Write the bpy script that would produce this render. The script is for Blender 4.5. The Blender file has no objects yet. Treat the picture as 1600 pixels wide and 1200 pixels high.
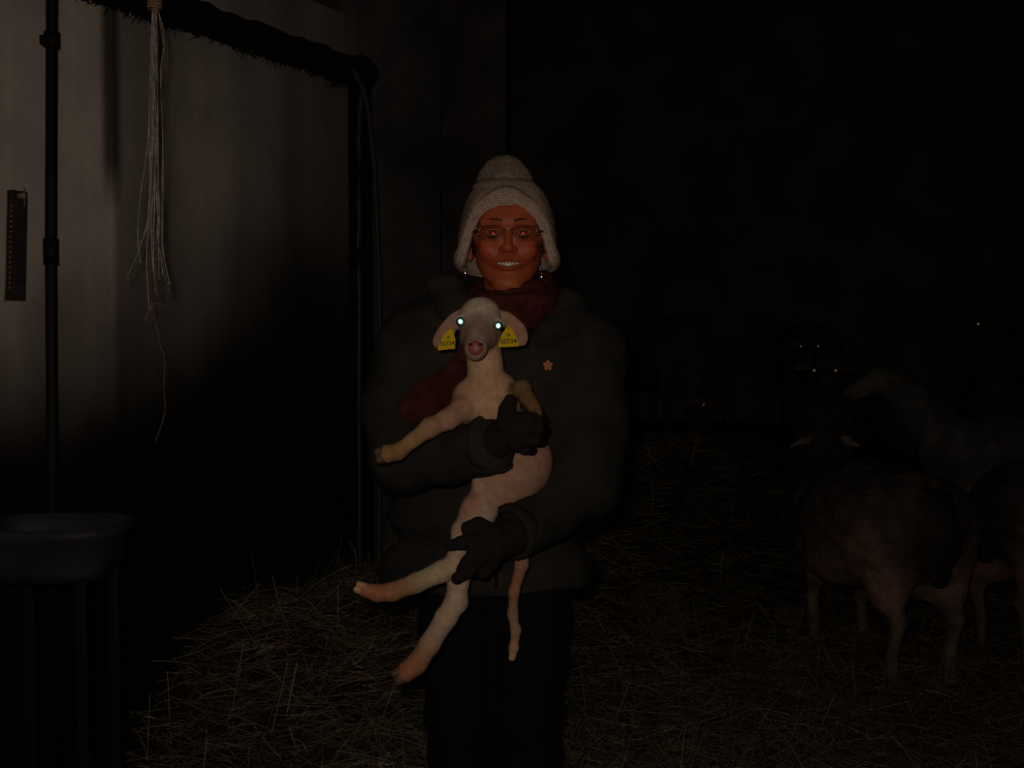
import bpy, bmesh, math, random
import numpy as np
from mathutils import Vector, Matrix, noise, Quaternion, Euler

random.seed(7)
rng = np.random.default_rng(7)
S = bpy.context.scene
COL = S.collection

# ------------------------------------------------------------------ camera
CAMZ, TILT, F = 1.30, math.radians(2.15), 1600.0
cam_d = bpy.data.cameras.new('camera'); cam_d.sensor_width = 36.0; cam_d.lens = 36.0
cam_d.clip_start = 0.05; cam_d.clip_end = 60
cam = bpy.data.objects.new('camera', cam_d); COL.objects.link(cam)
cam.location = (0, 0, CAMZ); cam.rotation_euler = (math.pi/2 - TILT, 0, 0)
S.camera = cam

# ------------------------------------------------------------------ exposure, world, light
vs = S.view_settings
S.display_settings.display_device = 'sRGB'
vs.view_transform = 'Standard'; vs.look = 'None'; vs.gamma = 1.0; vs.use_curve_mapping = False
vs.exposure = 0.0
w = bpy.data.worlds.new('night'); S.world = w; w.use_nodes = True
bg = w.node_tree.nodes['Background']
bg.inputs[0].default_value = (1.0, 0.95, 0.9, 1); bg.inputs[1].default_value = 0.028
# the camera's own flash, beside the lens
fl = bpy.data.lights.new('camera_flash', 'SPOT'); fl.energy = 27.0; fl.color = (1.0, 0.86, 0.74)
fl.shadow_soft_size = 0.016; fl.spot_size = math.radians(125); fl.spot_blend = 1.0
flo = bpy.data.objects.new('camera_flash', fl); COL.objects.link(flo)
FLASH = Vector((-0.035, 0.0, CAMZ + 0.05)); flo.location = FLASH
flo.rotation_euler = (Vector((-0.55, 2.2, 1.37)) - FLASH).to_track_quat('-Z', 'Y').to_euler()

def P(px, py, Y):
    """world point on the photograph's line of sight (px, py) at world depth Y"""
    u, v = (px-800)/F, (600-py)/F
    dy, dz = math.cos(TILT) + v*math.sin(TILT), -math.sin(TILT) + v*math.cos(TILT)
    t = Y/dy
    return Vector((u*t, Y, CAMZ + dz*t))
def pz(py, Y): return P(800, py, Y).z

# ------------------------------------------------------------------ materials
def lin(c): return tuple(((x/12.92) if x <= .04045 else ((x+.055)/1.055)**2.4) for x in c)
def mat(name, base, rough=.9, spec=.2, noise_amt=0., nscale=8., bump=0., bscale=60., vcol=False, metal=0., col2=None, sheen=0., alpha=1., stretch=None):
    m = bpy.data.materials.new(name); m.use_nodes = True
    nt = m.node_tree; N = nt.nodes; L = nt.links; b = N['Principled BSDF']
    b.inputs['Base Color'].default_value = (*base, 1); b.inputs['Roughness'].default_value = rough
    b.inputs['Specular IOR Level'].default_value = spec; b.inputs['Metallic'].default_value = metal
    if sheen: b.inputs['Sheen Weight'].default_value = sheen
    if alpha < 1: b.inputs['Alpha'].default_value = alpha
    tc = N.new('ShaderNodeTexCoord'); vec = tc.outputs['Object']
    if stretch:
        mp = N.new('ShaderNodeMapping'); mp.inputs['Scale'].default_value = stretch
        L.new(vec, mp.inputs['Vector']); vec = mp.outputs[0]
    src = None
    if vcol:
        a = N.new('ShaderNodeAttribute'); a.attribute_name = 'Col'; src = a.outputs['Color']
    if noise_amt or col2:
        n = N.new('ShaderNodeTexNoise'); n.inputs['Scale'].default_value = nscale; n.inputs['Detail'].default_value = 6
        L.new(vec, n.inputs['Vector'])
        r = N.new('ShaderNodeMapRange'); r.inputs[1].default_value = .3; r.inputs[2].default_value = .7
        L.new(n.outputs[0], r.inputs[0])
        mx = N.new('ShaderNodeMix'); mx.data_type = 'RGBA'
        if col2:
            mx.inputs[6].default_value = (*base, 1); mx.inputs[7].default_value = (*col2, 1)
            L.new(r.outputs[0], mx.inputs[0]); src = mx.outputs[2]
        else:
            mx.blend_type = 'MULTIPLY'; mx.inputs[0].default_value = 1
            r.inputs[3].default_value = 1-noise_amt; r.inputs[4].default_value = 1+noise_amt*.5
            if src is None:
                rgb = N.new('ShaderNodeRGB'); rgb.outputs[0].default_value = (*base, 1); src = rgb.outputs[0]
            L.new(src, mx.inputs[6]); L.new(r.outputs[0], mx.inputs[7]); src = mx.outputs[2]
    if src is not None: L.new(src, b.inputs['Base Color'])
    if bump:
        n2 = N.new('ShaderNodeTexNoise'); n2.inputs['Scale'].default_value = bscale; n2.inputs['Detail'].default_value = 4
        L.new(vec, n2.inputs['Vector'])
        bp = N.new('ShaderNodeBump'); bp.inputs['Strength'].default_value = bump; bp.inputs['Distance'].default_value = .01
        L.new(n2.outputs[0], bp.inputs['Height']); L.new(bp.outputs[0], b.inputs['Normal'])
    return m

# ------------------------------------------------------------------ object helpers
def link_mesh(name, me, m=None, parent=None, smooth=True):
    o = bpy.data.objects.new(name, me); COL.objects.link(o)
    if m: me.materials.append(m)
    if smooth: me.polygons.foreach_set('use_smooth', [True]*len(me.polygons))
    if parent is not None:
        o.parent = parent; o.matrix_parent_inverse = parent.matrix_world.inverted() if False else Matrix.Translation(-parent.location)
    return o
def from_pydata(name, v, f, m=None, parent=None, smooth=True, col=None):
    me = bpy.data.meshes.new(name); me.from_pydata([tuple(map(float, p)) for p in v], [], [tuple(map(int, q)) for q in f]); me.update()
    if col is not None: set_col(me, col)
    return link_mesh(name, me, m, parent, smooth)
def set_col(me, col):
    a = me.color_attributes.new('Col', 'FLOAT_COLOR', 'POINT')
    c = np.ones((len(me.vertices), 4), np.float32); c[:, :3] = col
    a.data.foreach_set('color', c.ravel())
def thing(name, label, cat, loc=(0, 0, 0), group=None):
    o = bpy.data.objects.new(name, None); COL.objects.link(o); o.location = loc; o.empty_display_size = .1
    return tag(o, label, cat, group)
def tag(o, label, cat, group=None, kind=None):
    o['label'] = label; o['category'] = cat
    if group: o['group'] = group
    if kind: o['kind'] = kind
    return o
def struct(o): o['kind'] = 'structure'; return o

class MB:
    """collects simple pieces into one mesh"""
    def __init__(s): s.v = []; s.f = []; s.c = []
    def add(s, v, f, c=None):
        k = len(s.v); s.v += [tuple(p) for p in v]; s.f += [tuple(i+k for i in q) for q in f]
        if c is not None: s.c += [c]*len(v)
    def tube(s, pts, rad, n=8, c=None, cap=True):
        pts = [Vector(p) for p in pts]
        if not hasattr(rad, '__len__'): rad = [rad]*len(pts)
        V = []; Fc = []; up = None
        for i, p in enumerate(pts):
            t = (pts[min(i+1, len(pts)-1)] - pts[max(i-1, 0)]); t = t.normalized() if t.length > 1e-9 else Vector((0, 0, 1))
            if up is None: up = Vector((0, 0, 1)) if abs(t.z) < .9 else Vector((1, 0, 0))
            a = t.cross(up); a = a.normalized() if a.length > 1e-6 else Vector((1, 0, 0)); b = t.cross(a); up = -b if False else b.cross(t) if False else up
            for k in range(n):
                th = 2*math.pi*k/n; V.append(p + (a*math.cos(th) + b*math.sin(th))*rad[i])
        for i in range(len(pts)-1):
            for k in range(n):
                Fc.append((i*n+k, i*n+(k+1) % n, (i+1)*n+(k+1) % n, (i+1)*n+k))
        if cap: Fc.append(tuple(range(n))[::-1]); Fc.append(tuple((len(pts)-1)*n+k for k in range(n)))
        s.add(V, Fc, c)
    def box(s, lo, hi, R=None, c=None):
        (x0, y0, z0), (x1, y1, z1) = lo, hi
        V = [Vector(p) for p in ((x0,y0,z0),(x1,y0,z0),(x1,y1,z0),(x0,y1,z0),(x0,y0,z1),(x1,y0,z1),(x1,y1,z1),(x0,y1,z1))]
        if R is not None: V = [R @ p for p in V]
        s.add(V, [(0,3,2,1),(4,5,6,7),(0,1,5,4),(1,2,6,5),(2,3,7,6),(3,0,4,7)], c)
    def build(s, name, m, parent=None, smooth=False, bevel=0):
        o = from_pydata(name, s.v, s.f, m, parent, smooth, np.array(s.c) if s.c else None)
        if bevel:
            b = o.modifiers.new('bevel', 'BEVEL'); b.width = bevel; b.segments = 2; b.limit_method = 'ANGLE'
        return o

# ------------------------------------------------------------------ implicit surfaces
def smin(a, b, k):
    if k <= 0: return np.minimum(a, b)
    h = np.clip(.5 + .5*(b-a)/k, 0, 1); return b*(1-h) + a*h - k*h*(1-h)
class Field:
    """smooth union of tapered capsules and ellipsoids, turned into one closed surface"""
    def __init__(s): s.p = []
    def cap(s, a, b, ra, rb, c=(1,1,1), k=.01, sub=False):
        s.p.append(('c', np.array(a, float), np.array(b, float), ra, rb, np.array(c, float), k, sub)); return s
    def chain(s, pts, rads, c=(1,1,1), k=.01):
        for i in range(len(pts)-1):
            cc = c[i] if isinstance(c, list) else c
            s.cap(pts[i], pts[i+1], rads[i], rads[i+1], cc, k)
        return s
    def ell(s, c0, r, c=(1,1,1), k=.01, sub=False, R=None):
        s.p.append(('e', np.array(c0, float), np.array(r, float), None if R is None else np.array(R), 0, np.array(c, float), k, sub)); return s
    def bounds(s, q):
        if q[0] == 'c':
            r = max(q[3], q[4]); return np.minimum(q[1], q[2])-r, np.maximum(q[1], q[2])+r
        r = q[2] if q[3] is None else np.full(3, q[2].max()); return q[1]-r, q[1]+r
    def ev(s, q, X):
        if q[0] == 'c':
            ab = q[2]-q[1]; l2 = max(float(ab@ab), 1e-12)
            t = np.clip(((X-q[1])@ab)/l2, 0, 1)
            return np.linalg.norm(X - q[1] - t[..., None]*ab, axis=-1) - (q[3] + t*(q[4]-q[3]))
        d = X-q[1]
        if q[3] is not None: d = d @ q[3]
        k0 = np.linalg.norm(d/q[2], axis=-1); k1 = np.linalg.norm(d/(q[2]**2), axis=-1)
        return np.where(k1 > 1e-9, k0*(k0-1)/np.maximum(k1, 1e-9), -q[2].min())
    def mesh(s, h, disp=None, clip=None):
        lo = np.min([s.bounds(q)[0] for q in s.p if not q[7]], 0)-3*h; hi = np.max([s.bounds(q)[1] for q in s.p if not q[7]], 0)+3*h
        n = np.ceil((hi-lo)/h).astype(int)+1
        D = np.full(n, .2, np.float32)
        for q in s.p:
            b0, b1 = s.bounds(q); m = max(q[6]*2, 4*h)+.012
            i0 = np.clip(((b0-m-lo)/h).astype(int), 0, n); i1 = np.clip(((b1+m-lo)/h).astype(int)+2, 0, n)
            if np.any(i1 <= i0): continue
            ax = [lo[j]+h*np.arange(i0[j], i1[j]) for j in range(3)]
            X = np.stack(np.meshgrid(*ax, indexing='ij'), -1)
            d = s.ev(q, X); sl = tuple(slice(i0[j], i1[j]) for j in range(3)); o = D[sl]
            D[sl] = -smin(-o, d, q[6]) if q[7] else smin(o, d, q[6])
        if disp is not None or clip is not None:
            ax = [lo[j]+h*np.arange(n[j]) for j in range(3)]; X = np.stack(np.meshgrid(*ax, indexing='ij'), -1)
            if disp is not None: D = D + disp(X)
            if clip is not None: D = np.maximum(D, clip(X))
        v, f = surface_nets(D); v = v*h+lo
        # colours: nearest pieces blended
        W = np.zeros(len(v)); C = np.zeros((len(v), 3))
        for q in s.p:
            if q[7]: continue
            wt = np.exp(-np.clip(s.ev(q, v), -.05, .2)/max(.0035, q[6]*.35)); W += wt; C += wt[:, None]*q[5]
        return v, f, C/np.maximum(W, 1e-12)[:, None]
    def build(s, name, h, m, parent=None, disp=None, clip=None):
        v, f, c = s.mesh(h, disp, clip)
        return from_pydata(name, v, f, m, parent, True, c)
def surface_nets(D):
    n = np.array(D.shape); ins = D < 0
    cs = [(i, j, k) for i in (0,1) for j in (0,1) for k in (0,1)]
    def sh(A, c): return A[c[0]:n[0]-1+c[0], c[1]:n[1]-1+c[1], c[2]:n[2]-1+c[2]]
    cnt = sum(sh(ins, c).astype(int) for c in cs); act = (cnt > 0) & (cnt < 8)
    idx = np.full(act.shape, -1, int); A = np.argwhere(act); idx[act] = np.arange(len(A))
    pos = np.zeros((len(A), 3)); num = np.zeros(len(A))
    for a in cs:
        for d in range(3):
            if a[d] == 1: continue
            b = list(a); b[d] = 1
            da = D[A[:,0]+a[0], A[:,1]+a[1], A[:,2]+a[2]]; db = D[A[:,0]+b[0], A[:,1]+b[1], A[:,2]+b[2]]
            cr = (da < 0) != (db < 0); t = np.where(cr, da/np.where(cr, da-db, 1), 0)
            p = np.tile(np.array(a, float), (len(A), 1)); p[:, d] += t
            pos[cr] += p[cr]; num[cr] += 1
    V = A + pos/np.maximum(num, 1)[:, None]
    Fs = []
    for d in range(3):
        u, w_ = (d+1) % 3, (d+2) % 3
        sl0 = [slice(None)]*3; sl1 = [slice(None)]*3
        sl0[d] = slice(0, n[d]-1); sl1[d] = slice(1, n[d])
        E = ins[tuple(sl0)] != ins[tuple(sl1)]
        e = np.argwhere(E); e = e[(e[:, u] > 0) & (e[:, w_] > 0) & (e[:, u] < n[u]-1) & (e[:, w_] < n[w_]-1)]
        if len(e) == 0: continue
        flip = ins[e[:,0], e[:,1], e[:,2]]
        def g(du, dw):
            q = e.copy(); q[:, u] -= du; q[:, w_] -= dw; return idx[q[:,0], q[:,1], q[:,2]]
        Q = np.stack([g(1,1), g(0,1), g(0,0), g(1,0)], 1)
        Q[~flip] = Q[~flip][:, ::-1]; Fs.append(Q)
    return V, np.concatenate(Fs)
def wav(X, fs, amp):
    """cheap smooth pseudo-noise"""
    o = 0
    for i, (fx, fy, fz) in enumerate(fs):
        o = o + np.sin(X[...,0]*fx + 1.3*i + 1.7*np.sin(X[...,2]*fz*.6+i))*np.sin(X[...,2]*fz + .7*i + 1.5*np.sin(X[...,0]*fx*.5))*np.cos(X[...,1]*fy+i)
    return o*amp/len(fs)

# ================================================================== MATERIALS
M_skin = mat('skin', (.5,.2,.1), .5, .35, noise_amt=.18, nscale=60, bump=.12, bscale=300, vcol=True)
M_coat = mat('coat_cloth', (.034,.031,.026), .95, .02, noise_amt=.35, nscale=12, bump=.3, bscale=220)
M_trouser = mat('trouser_cloth', (.010,.010,.011), .95, .02, bump=.2, bscale=120)
M_glove = mat('knitted_glove', (.024,.018,.016), .95, .02, bump=.5, bscale=300)
M_scarf = mat('scarf_wool', (.085,.022,.016), .95, .02, noise_amt=.4, nscale=40, bump=.6, bscale=200)
M_hat = mat('hat_wool', (.4,.3,.25), .95, .05, vcol=True, noise_amt=.3, nscale=160, bump=.4, bscale=400)
M_hair = mat('hair', (.03,.014,.009), .6, .3)
M_boot = mat('boot_rubber', (.012,.012,.012), .5, .3)
M_metal = mat('silver', (.85,.85,.9), .12, .5, metal=1)
M_wire = mat('spectacle_wire', (.22,.2,.19), .25, .5, metal=1)
M_teeth = mat('teeth', (.62,.55,.36), .2, .6)
M_eyewhite = mat('eyeball', (.11,.05,.03), .25, .4)
M_dark = mat('dark_mouth', (.03,.006,.004), .7, .1)
M_red_pupil = mat('pupil_lit_by_flash', (.55,.012,.004), .3, .5, metal=1)
M_lamb = mat('lamb_coat', (.6,.4,.3), .9, .1, vcol=True, noise_amt=.22, nscale=70, bump=.35, bscale=420)
M_tapetum = mat('reflecting_pupil', (.40,1.,.97), .38, .5, metal=1)
M_tapetum_rim = mat('eye_rim', (.01,.05,.045), .25, .5)
M_tag = mat('yellow_plastic', (.62,.42,.010), .8, .02)
M_ink = mat('black_ink', (.03,.03,.005), .6, .2)
M_hoof = mat('hoof', (.10,.055,.03), .5, .3)
M_nose = mat('lamb_nose', (.26,.055,.045), .45, .4)
M_sheep = mat('sheep_fleece', (.06,.045,.035), 1., .0, vcol=True, noise_amt=.5, nscale=14, bump=1., bscale=45)
M_twine = mat('baler_twine', (.34,.30,.26), .45, .5, noise_amt=.5, nscale=90)
M_twine2 = mat('brown_twine', (.26,.15,.08), .7, .3, noise_amt=.5, nscale=90)
M_black = mat('black_pipe', (.008,.008,.008), .6, .2)
M_beam = mat('sooty_beam', (.018,.014,.011), .95, .05, noise_amt=.5, nscale=7, bump=.8, bscale=30)
M_wood = mat('old_timber', (.05,.035,.024), .95, .05, noise_amt=.5, nscale=5, bump=.6, bscale=25, stretch=(1,1,.15))
M_stone = mat('rough_stone', (.13,.115,.105), .95, .05, noise_amt=.6, nscale=2.2, bump=1., bscale=9)
M_trough = mat('grey_plastic', (.035,.033,.038), .6, .3, noise_amt=.4, nscale=9)

# wall: pale concrete above, black dirt below with an edge of its own, one narrow dark streak
def wall_material():
    m = bpy.data.materials.new('dirty_concrete'); m.use_nodes = True
    nt = m.node_tree; N = nt.nodes; L = nt.links; b = N['Principled BSDF']
    b.inputs['Roughness'].default_value = .9; b.inputs['Specular IOR Level'].default_value = .1
    tc = N.new('ShaderNodeTexCoord'); sp = N.new('ShaderNodeSeparateXYZ'); L.new(tc.outputs['Object'], sp.inputs[0])
    def math_(op, a, c):
        n = N.new('ShaderNodeMath'); n.operation = op
        for i, q in enumerate((a, c)):
            if isinstance(q, (int, float)): n.inputs[i].default_value = q
            elif q is not None: L.new(q, n.inputs[i])
        return n.outputs[0]
    def noise_(sc, scale=(1,1,1), det=5):
        mp = N.new('ShaderNodeMapping'); mp.inputs['Scale'].default_value = scale; L.new(tc.outputs['Object'], mp.inputs[0])
        n = N.new('ShaderNodeTexNoise'); n.inputs['Scale'].default_value = sc; n.inputs['Detail'].default_value = det
        L.new(mp.outputs[0], n.inputs['Vector']); return n.outputs[0]
    def rng_(x, a, c, d=0., e=1.):
        r = N.new('ShaderNodeMapRange'); r.interpolation_type = 'SMOOTHSTEP'
        r.inputs[1].default_value = a; r.inputs[2].default_value = c; r.inputs[3].default_value = d; r.inputs[4].default_value = e
        L.new(x, r.inputs[0]); return r.outputs[0]
    X, Z = sp.outputs[0], sp.outputs[2]     # X runs along the wall (local), Z is height
    # dirt line: height of the splashed muck, ragged
    wob = math_('MULTIPLY', math_('SUBTRACT', noise_(1.6, (1,1,.3)), .5), .9)
    zz = math_('ADD', Z, wob)
    slope = math_('MULTIPLY', X, WALL_DIRT_SLOPE)
    clean = rng_(math_('ADD', zz, slope), .98, 1.74)
    streak = rng_(noise_(5., (1,1,.06)), .35, .7, .72, 1.08)
    mott = rng_(noise_(3.), .3, .7, .8, 1.12)
    fac = math_('MULTIPLY', math_('MULTIPLY', clean, streak), mott)
    # a board step, then two soft ramps, each darker further along
    p1 = rng_(X, STREAK_X-.01, STREAK_X+.02, 1., .50); p2 = rng_(X, .42, .75, 1., .62); p3 = rng_(X, .85, 1.25, 1., .75)
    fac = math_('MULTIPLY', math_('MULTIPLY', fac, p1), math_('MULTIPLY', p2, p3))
    mx = N.new('ShaderNodeMix'); mx.data_type = 'RGBA'; mx.inputs[6].default_value = (.010,.008,.007,1); mx.inputs[7].default_value = (.80,.67,.57,1)
    L.new(fac, mx.inputs[0])
    # one narrow black streak painted down from the beam
    sx = math_('ABSOLUTE', math_('SUBTRACT', X, STREAK_X), None)
    dark_streak = math_('MULTIPLY', rng_(sx, .012, .045, 1., 0.), rng_(math_('ADD', Z, 0), 1.66, 1.86))
    dark_streak = math_('MULTIPLY', dark_streak, .85)
    mx2 = N.new('ShaderNodeMix'); mx2.data_type = 'RGBA'; L.new(dark_streak, mx2.inputs[0]); L.new(mx.outputs[2], mx2.inputs[6]); mx2.inputs[7].default_value = (.02,.017,.015,1)
    L.new(mx2.outputs[2], b.inputs['Base Color'])
    bp = N.new('ShaderNodeBump'); bp.inputs['Strength'].default_value = .3; bp.inputs['Distance'].default_value = .01
    L.new(noise_(40.), bp.inputs['Height']); L.new(bp.outputs[0], b.inputs['Normal'])
    return m

# ================================================================== THE BARN
# left wall runs from (-1.95, 2.5) to (-.675, 4.5)
WA = Vector((-2.25, 1.29, 0)); WB = Vector((-.585, 3.9, 0)); WD = (WB-WA).normalized(); WN = Vector((WD.y, -WD.x, 0))
WL = (WB-WA).length
def wall_pt(px):       # where a column of the photograph meets the wall
    r = (px-800)/F; t = (r*WA.y - WA.x)/(WD.x - r*WD.y); return t
def wp(t, z, off=0.): return WA + WD*t + WN*off + Vector((0, 0, z))
T0 = wall_pt(160)
TB0, TB1 = wall_pt(120), wall_pt(345)
STREAK_X = wall_pt(180) - T0 ; WALL_DIRT_SLOPE = -.33
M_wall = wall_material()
def frame_obj(o, origin):       # local X along the wall, Z up
    o.matrix_world = Matrix(((WD.x, -WN.x, 0, origin.x), (WD.y, -WN.y, 0, origin.y), (0, 0, 1, origin.z), (0, 0, 0, 1)))
ZTOP = pz(130, 3.86)
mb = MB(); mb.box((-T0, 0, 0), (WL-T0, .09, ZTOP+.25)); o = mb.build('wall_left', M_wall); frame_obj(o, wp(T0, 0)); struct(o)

# ground: bedded earth, rising a little toward the far pens
def gz(x, y):
    def S_(v, a, b):
        v = max(0., min(1., (v-a)/(b-a))); return v*v*(3-2*v)
    d = (x-WA.x)*WN.x + (y-WA.y)*WN.y; t = (x-WA.x)*WD.x + (y-WA.y)*WD.y
    bank = .42*S_(t, TB0, TB1)*(1-S_(d, .12, 1.15))            # straw banked up against the wall
    return .25*S_(y, 4.4, 6.0) + bank + .012*math.sin(3.1*x+1)*math.sin(2.7*y)*S_(y, 3., 4.)
M_ground = mat('trodden_muck', (.030,.024,.018), 1., 0., noise_amt=.6, nscale=6, bump=1., bscale=25)
nx, ny = 150, 170; V = []; Fq = []
for j in range(ny+1):
    for i in range(nx+1):
        x = -6+12*i/nx; y = -2+13*j/ny; V.append((x, y, gz(x, y) - .01))
for j in range(ny):
    for i in range(nx):
        a = j*(nx+1)+i; Fq.append((a, a+1, a+nx+2, a+nx+1))
struct(from_pydata('floor', V, Fq, M_ground))
mb = MB(); mb.box((-6, 8.6, 0), (6, 8.8, 4.2)); struct(mb.build('wall_back', M_stone))
mb = MB(); mb.box((5.0, -2, 0), (5.2, 8.8, 4.2)); struct(mb.build('wall_right', M_stone))
mb = MB(); mb.box((-6.2, -2, 0), (-6, 8.8, 4.2)); struct(mb.build('wall_side', M_stone))
mb = MB(); mb.box((-6.2, 1.2, 4.2), (6.2, 8.8, 4.35))
for i in range(3, 9): mb.box((-6, -1.6+i*1.15, 4.0), (6, -1.5+i*1.15, 4.2))
struct(mb.build('ceiling', M_wood))
# stone wall above and beyond the panel wall
mb = MB(); mb.box((WL-T0+.02, .02, 0), (WL-T0+.55, .4, 4.2)); mb.box((-T0, .1, ZTOP), (WL-T0+.02, .4, 4.2)); o = mb.build('trim_1', M_stone); frame_obj(o, wp(T0, 0)); struct(o)

# sliding track beam along the top of the panels, hung with dusty cobweb
beam = thing('track_beam', 'sooty black beam with dusty cobwebs running along the top of the pale wall', 'beam', wp(WL*.6, ZTOP))
mb = MB()
pts = []; 
N_ = 60
for prof in ((.06, .0, .048),):
    off, dz, r = prof
    mb.tube([wp(WL*i/N_, ZTOP + .03 + dz + .004*math.sin(i*1.3)+.003*math.sin(i*3.1), off) for i in range(N_+1)], [r*(1+.05*math.sin(i*2.3)) for i in range(N_+1)], 10)
mb.build('rail', M_beam, beam, True)
mb = MB()
for i in range(1100):
    t = random.uniform(.4, WL-.02); l = random.uniform(.004, .022)*(2.6 if random.random() < .06 else 1)*(.5+1.2*abs(noise.noise(Vector((t*7, 3, 1)))*2))
    z0 = ZTOP - .012; p = wp(t, z0, random.uniform(.03, .09)); q = [p, p+Vector((random.uniform(-.012,.012), 0, -l*.5)), p+Vector((random.uniform(-.02,.02), 0, -l))]
    mb.tube(q, [.004, .0018, .0006], 4)
cw = mb.build('cobweb', M_beam, beam, True); cw['kind'] = 'stuff'
# dark frame post at the far end of the panels, with two cables hanging down it
mb = MB(); mb.box((WL-T0-.05, -.06, 0), (WL-T0+.02, .09, ZTOP+.1)); o = mb.build('trim_2', M_beam, bevel=.006); frame_obj(o, wp(T0, 0)); struct(o)
for i, (cp, lab) in enumerate(((((563,128),(560,250),(562,420),(561,620),(562,820)), 'thin dark cable hanging straight down the far end of the pale wall'),
                               (((566,135),(576,175),(585,260),(592,420),(594,600),(590,850)), 'thin dark cable bowing outward past the far end of the pale wall'))):
    mb = MB(); Yc = 3.73
    cpts = [P(x, y, Yc) for x, y in cp]; cpts.insert(0, wp(WL-.14, ZTOP+.02, .1))
    cpts[-1].z = .03; 
    fine = []
    for a in range(len(cpts)-1):
        for k in range(5): fine.append(cpts[a].lerp(cpts[a+1], k/5))
    fine.append(cpts[-1])
    mb.tube(fine, .009, 6); tag(mb.build('hanging_cable', mat('cable_rubber_%d' % i, (.05,.045,.04), .5, .3), None, True), lab, 'cable', 'cables at the wall end')

# black drain pipe in front of the wall
tp = wall_pt(64); pb = wp(tp, 0, .06)
pipe = thing('drain_pipe', 'narrow black vertical pipe fixed to the pale wall at far left', 'pipe', pb)
pts_ = [wp(wall_pt(57), .0, .06), wp(wall_pt(58), pz(790, 2.77), .06), wp(wall_pt(62), pz(385, 2.77), .06), wp(wall_pt(70), pz(0, 2.77), .06), wp(wall_pt(71), ZTOP, .06)]
mb = MB(); mb.tube(pts_, [.0155]*5, 14); mb.build('pipe', M_black, pipe, True)
c0 = pts_[2]; mb = MB(); mb.tube([c0-Vector((0,0,.05)), c0+Vector((0,0,.02))], .020, 14); mb.build('coupling', M_black, pipe, True)
c1 = wp(wall_pt(69), pz(62, 2.77), .06)
mb = MB(); mb.tube([c1-Vector((0,0,.02)), c1+Vector((0,0,.02))], .021, 14); mb.box((-.03,-.008,-.012),(.0,.05,.012), Matrix.Translation(c1)); mb.build('clamp', M_black, pipe, True)

# studded strip at the left edge
Yq = 2.58
q0, q1 = P(8, 470, Yq), P(12, 297, Yq)
st = thing('studded_batten', 'dark wall batten with a pale bent edge and a row of tiny brass studs', 'batten', q0)
for _ in (0,):
    mb = MB(); a = P(14, 468, Yq); b_ = P(17, 296, Yq); wd = .045
    for lo, hi in ((a, b_),):
        ax = WD
        v = []
        for p in (lo, hi):
            for s_ in (0, wd):
                for d in (0, .02): v.append(p + ax*s_ - WN*d)
        mb.add(v, [(0,1,3,2),(4,6,7,5),(0,2,6,4),(1,5,7,3),(0,4,5,1),(2,3,7,6)])
    mb.build('board', mat('dark_board', (.045,.034,.028), .9, .1, noise_amt=.5, nscale=30), st, False, .003)
    mb = MB(); e = [P(7,470,Yq), P(8,440,Yq), P(9,400,Yq), P(9.5,360,Yq), P(10.5,330,Yq), P(11,300,Yq)]; mb.tube(e, [.0018]*6, 6); mb.build('edge_wire', mat('pale_wire', (.30,.25,.21), .5, .4), st, True)
    M_stud = mat('brass_stud', (.42,.28,.10), .35, .5, metal=.6)
    for k in range(17):
        c = P(17 - 2.6*k/16, 322 + 8.0*k, Yq) + WN*.002; mb = MB(); mb.tube([c-WN*.002, c+WN*.0025, c+WN*.004], [.0032,.0028,.001], 8); mb.build('stud', M_stud, st, True)
    c = P(36, 306, Yq); mb = MB(); mb.tube([c+Vector((-.012,0,0)), c+Vector((.004,0,.0)), c+Vector((.006,0,-.004))], [.006,.008,.004], 8); mb.tube([P(37.5,292,Yq), P(38,306,Yq), P(38.5,322,Yq)], .0012, 5); mb.build('latch', mat('rusty_latch', (.35,.22,.13), .6, .3), st, True)

# grey trough at lower left
tr0 = Vector((-1.035, 2.28, 0))
tr = thing('feed_trough', 'dull grey plastic feed trough on low legs at lower left', 'trough', tr0)
mb = MB(); ztop, zbot = pz(828, 2.2), pz(918, 2.2)
rings = []; n = 40
def ring(z, rx, ry, n=40): return [(tr0.x + .82*rx*math.copysign(abs(math.cos(a))**.6, math.cos(a)), tr0.y + .02 + .85*ry*math.copysign(abs(math.sin(a))**.6, math.sin(a)), z) for a in [2*math.pi*k/n for k in range(n)]]
prof = [(zbot, .10, .06), (zbot+.004, .15, .10), (zbot+.03, .17, .125), (ztop-.03, .185, .14), (ztop-.02, .2, .155), (ztop, .2, .155), (ztop, .188, .143), (ztop-.03, .175, .13), (zbot+.035, .16, .115), (zbot+.015, .13, .09)]
v = []
for z, rx, ry in prof: v += ring(z, rx, ry)
f = [(i*n+k, i*n+(k+1) % n, (i+1)*n+(k+1) % n, (i+1)*n+k) for i in range(len(prof)-1) for k in range(n)]
f += [tuple(range(n))[::-1], tuple((len(prof)-1)*n+k for k in range(n))]
mb.add(v, f); mb.build('tub', M_trough, tr, True)
for sx in (-.10, .10):
    for sy in (-.07, .11):
        mb = MB(); mb.box((tr0.x+sx-.012, tr0.y+sy-.012, -.005), (tr0.x+sx+.012, tr0.y+sy+.012, zbot+.012)); mb.build('leg', M_black, tr, False, .003)

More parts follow.
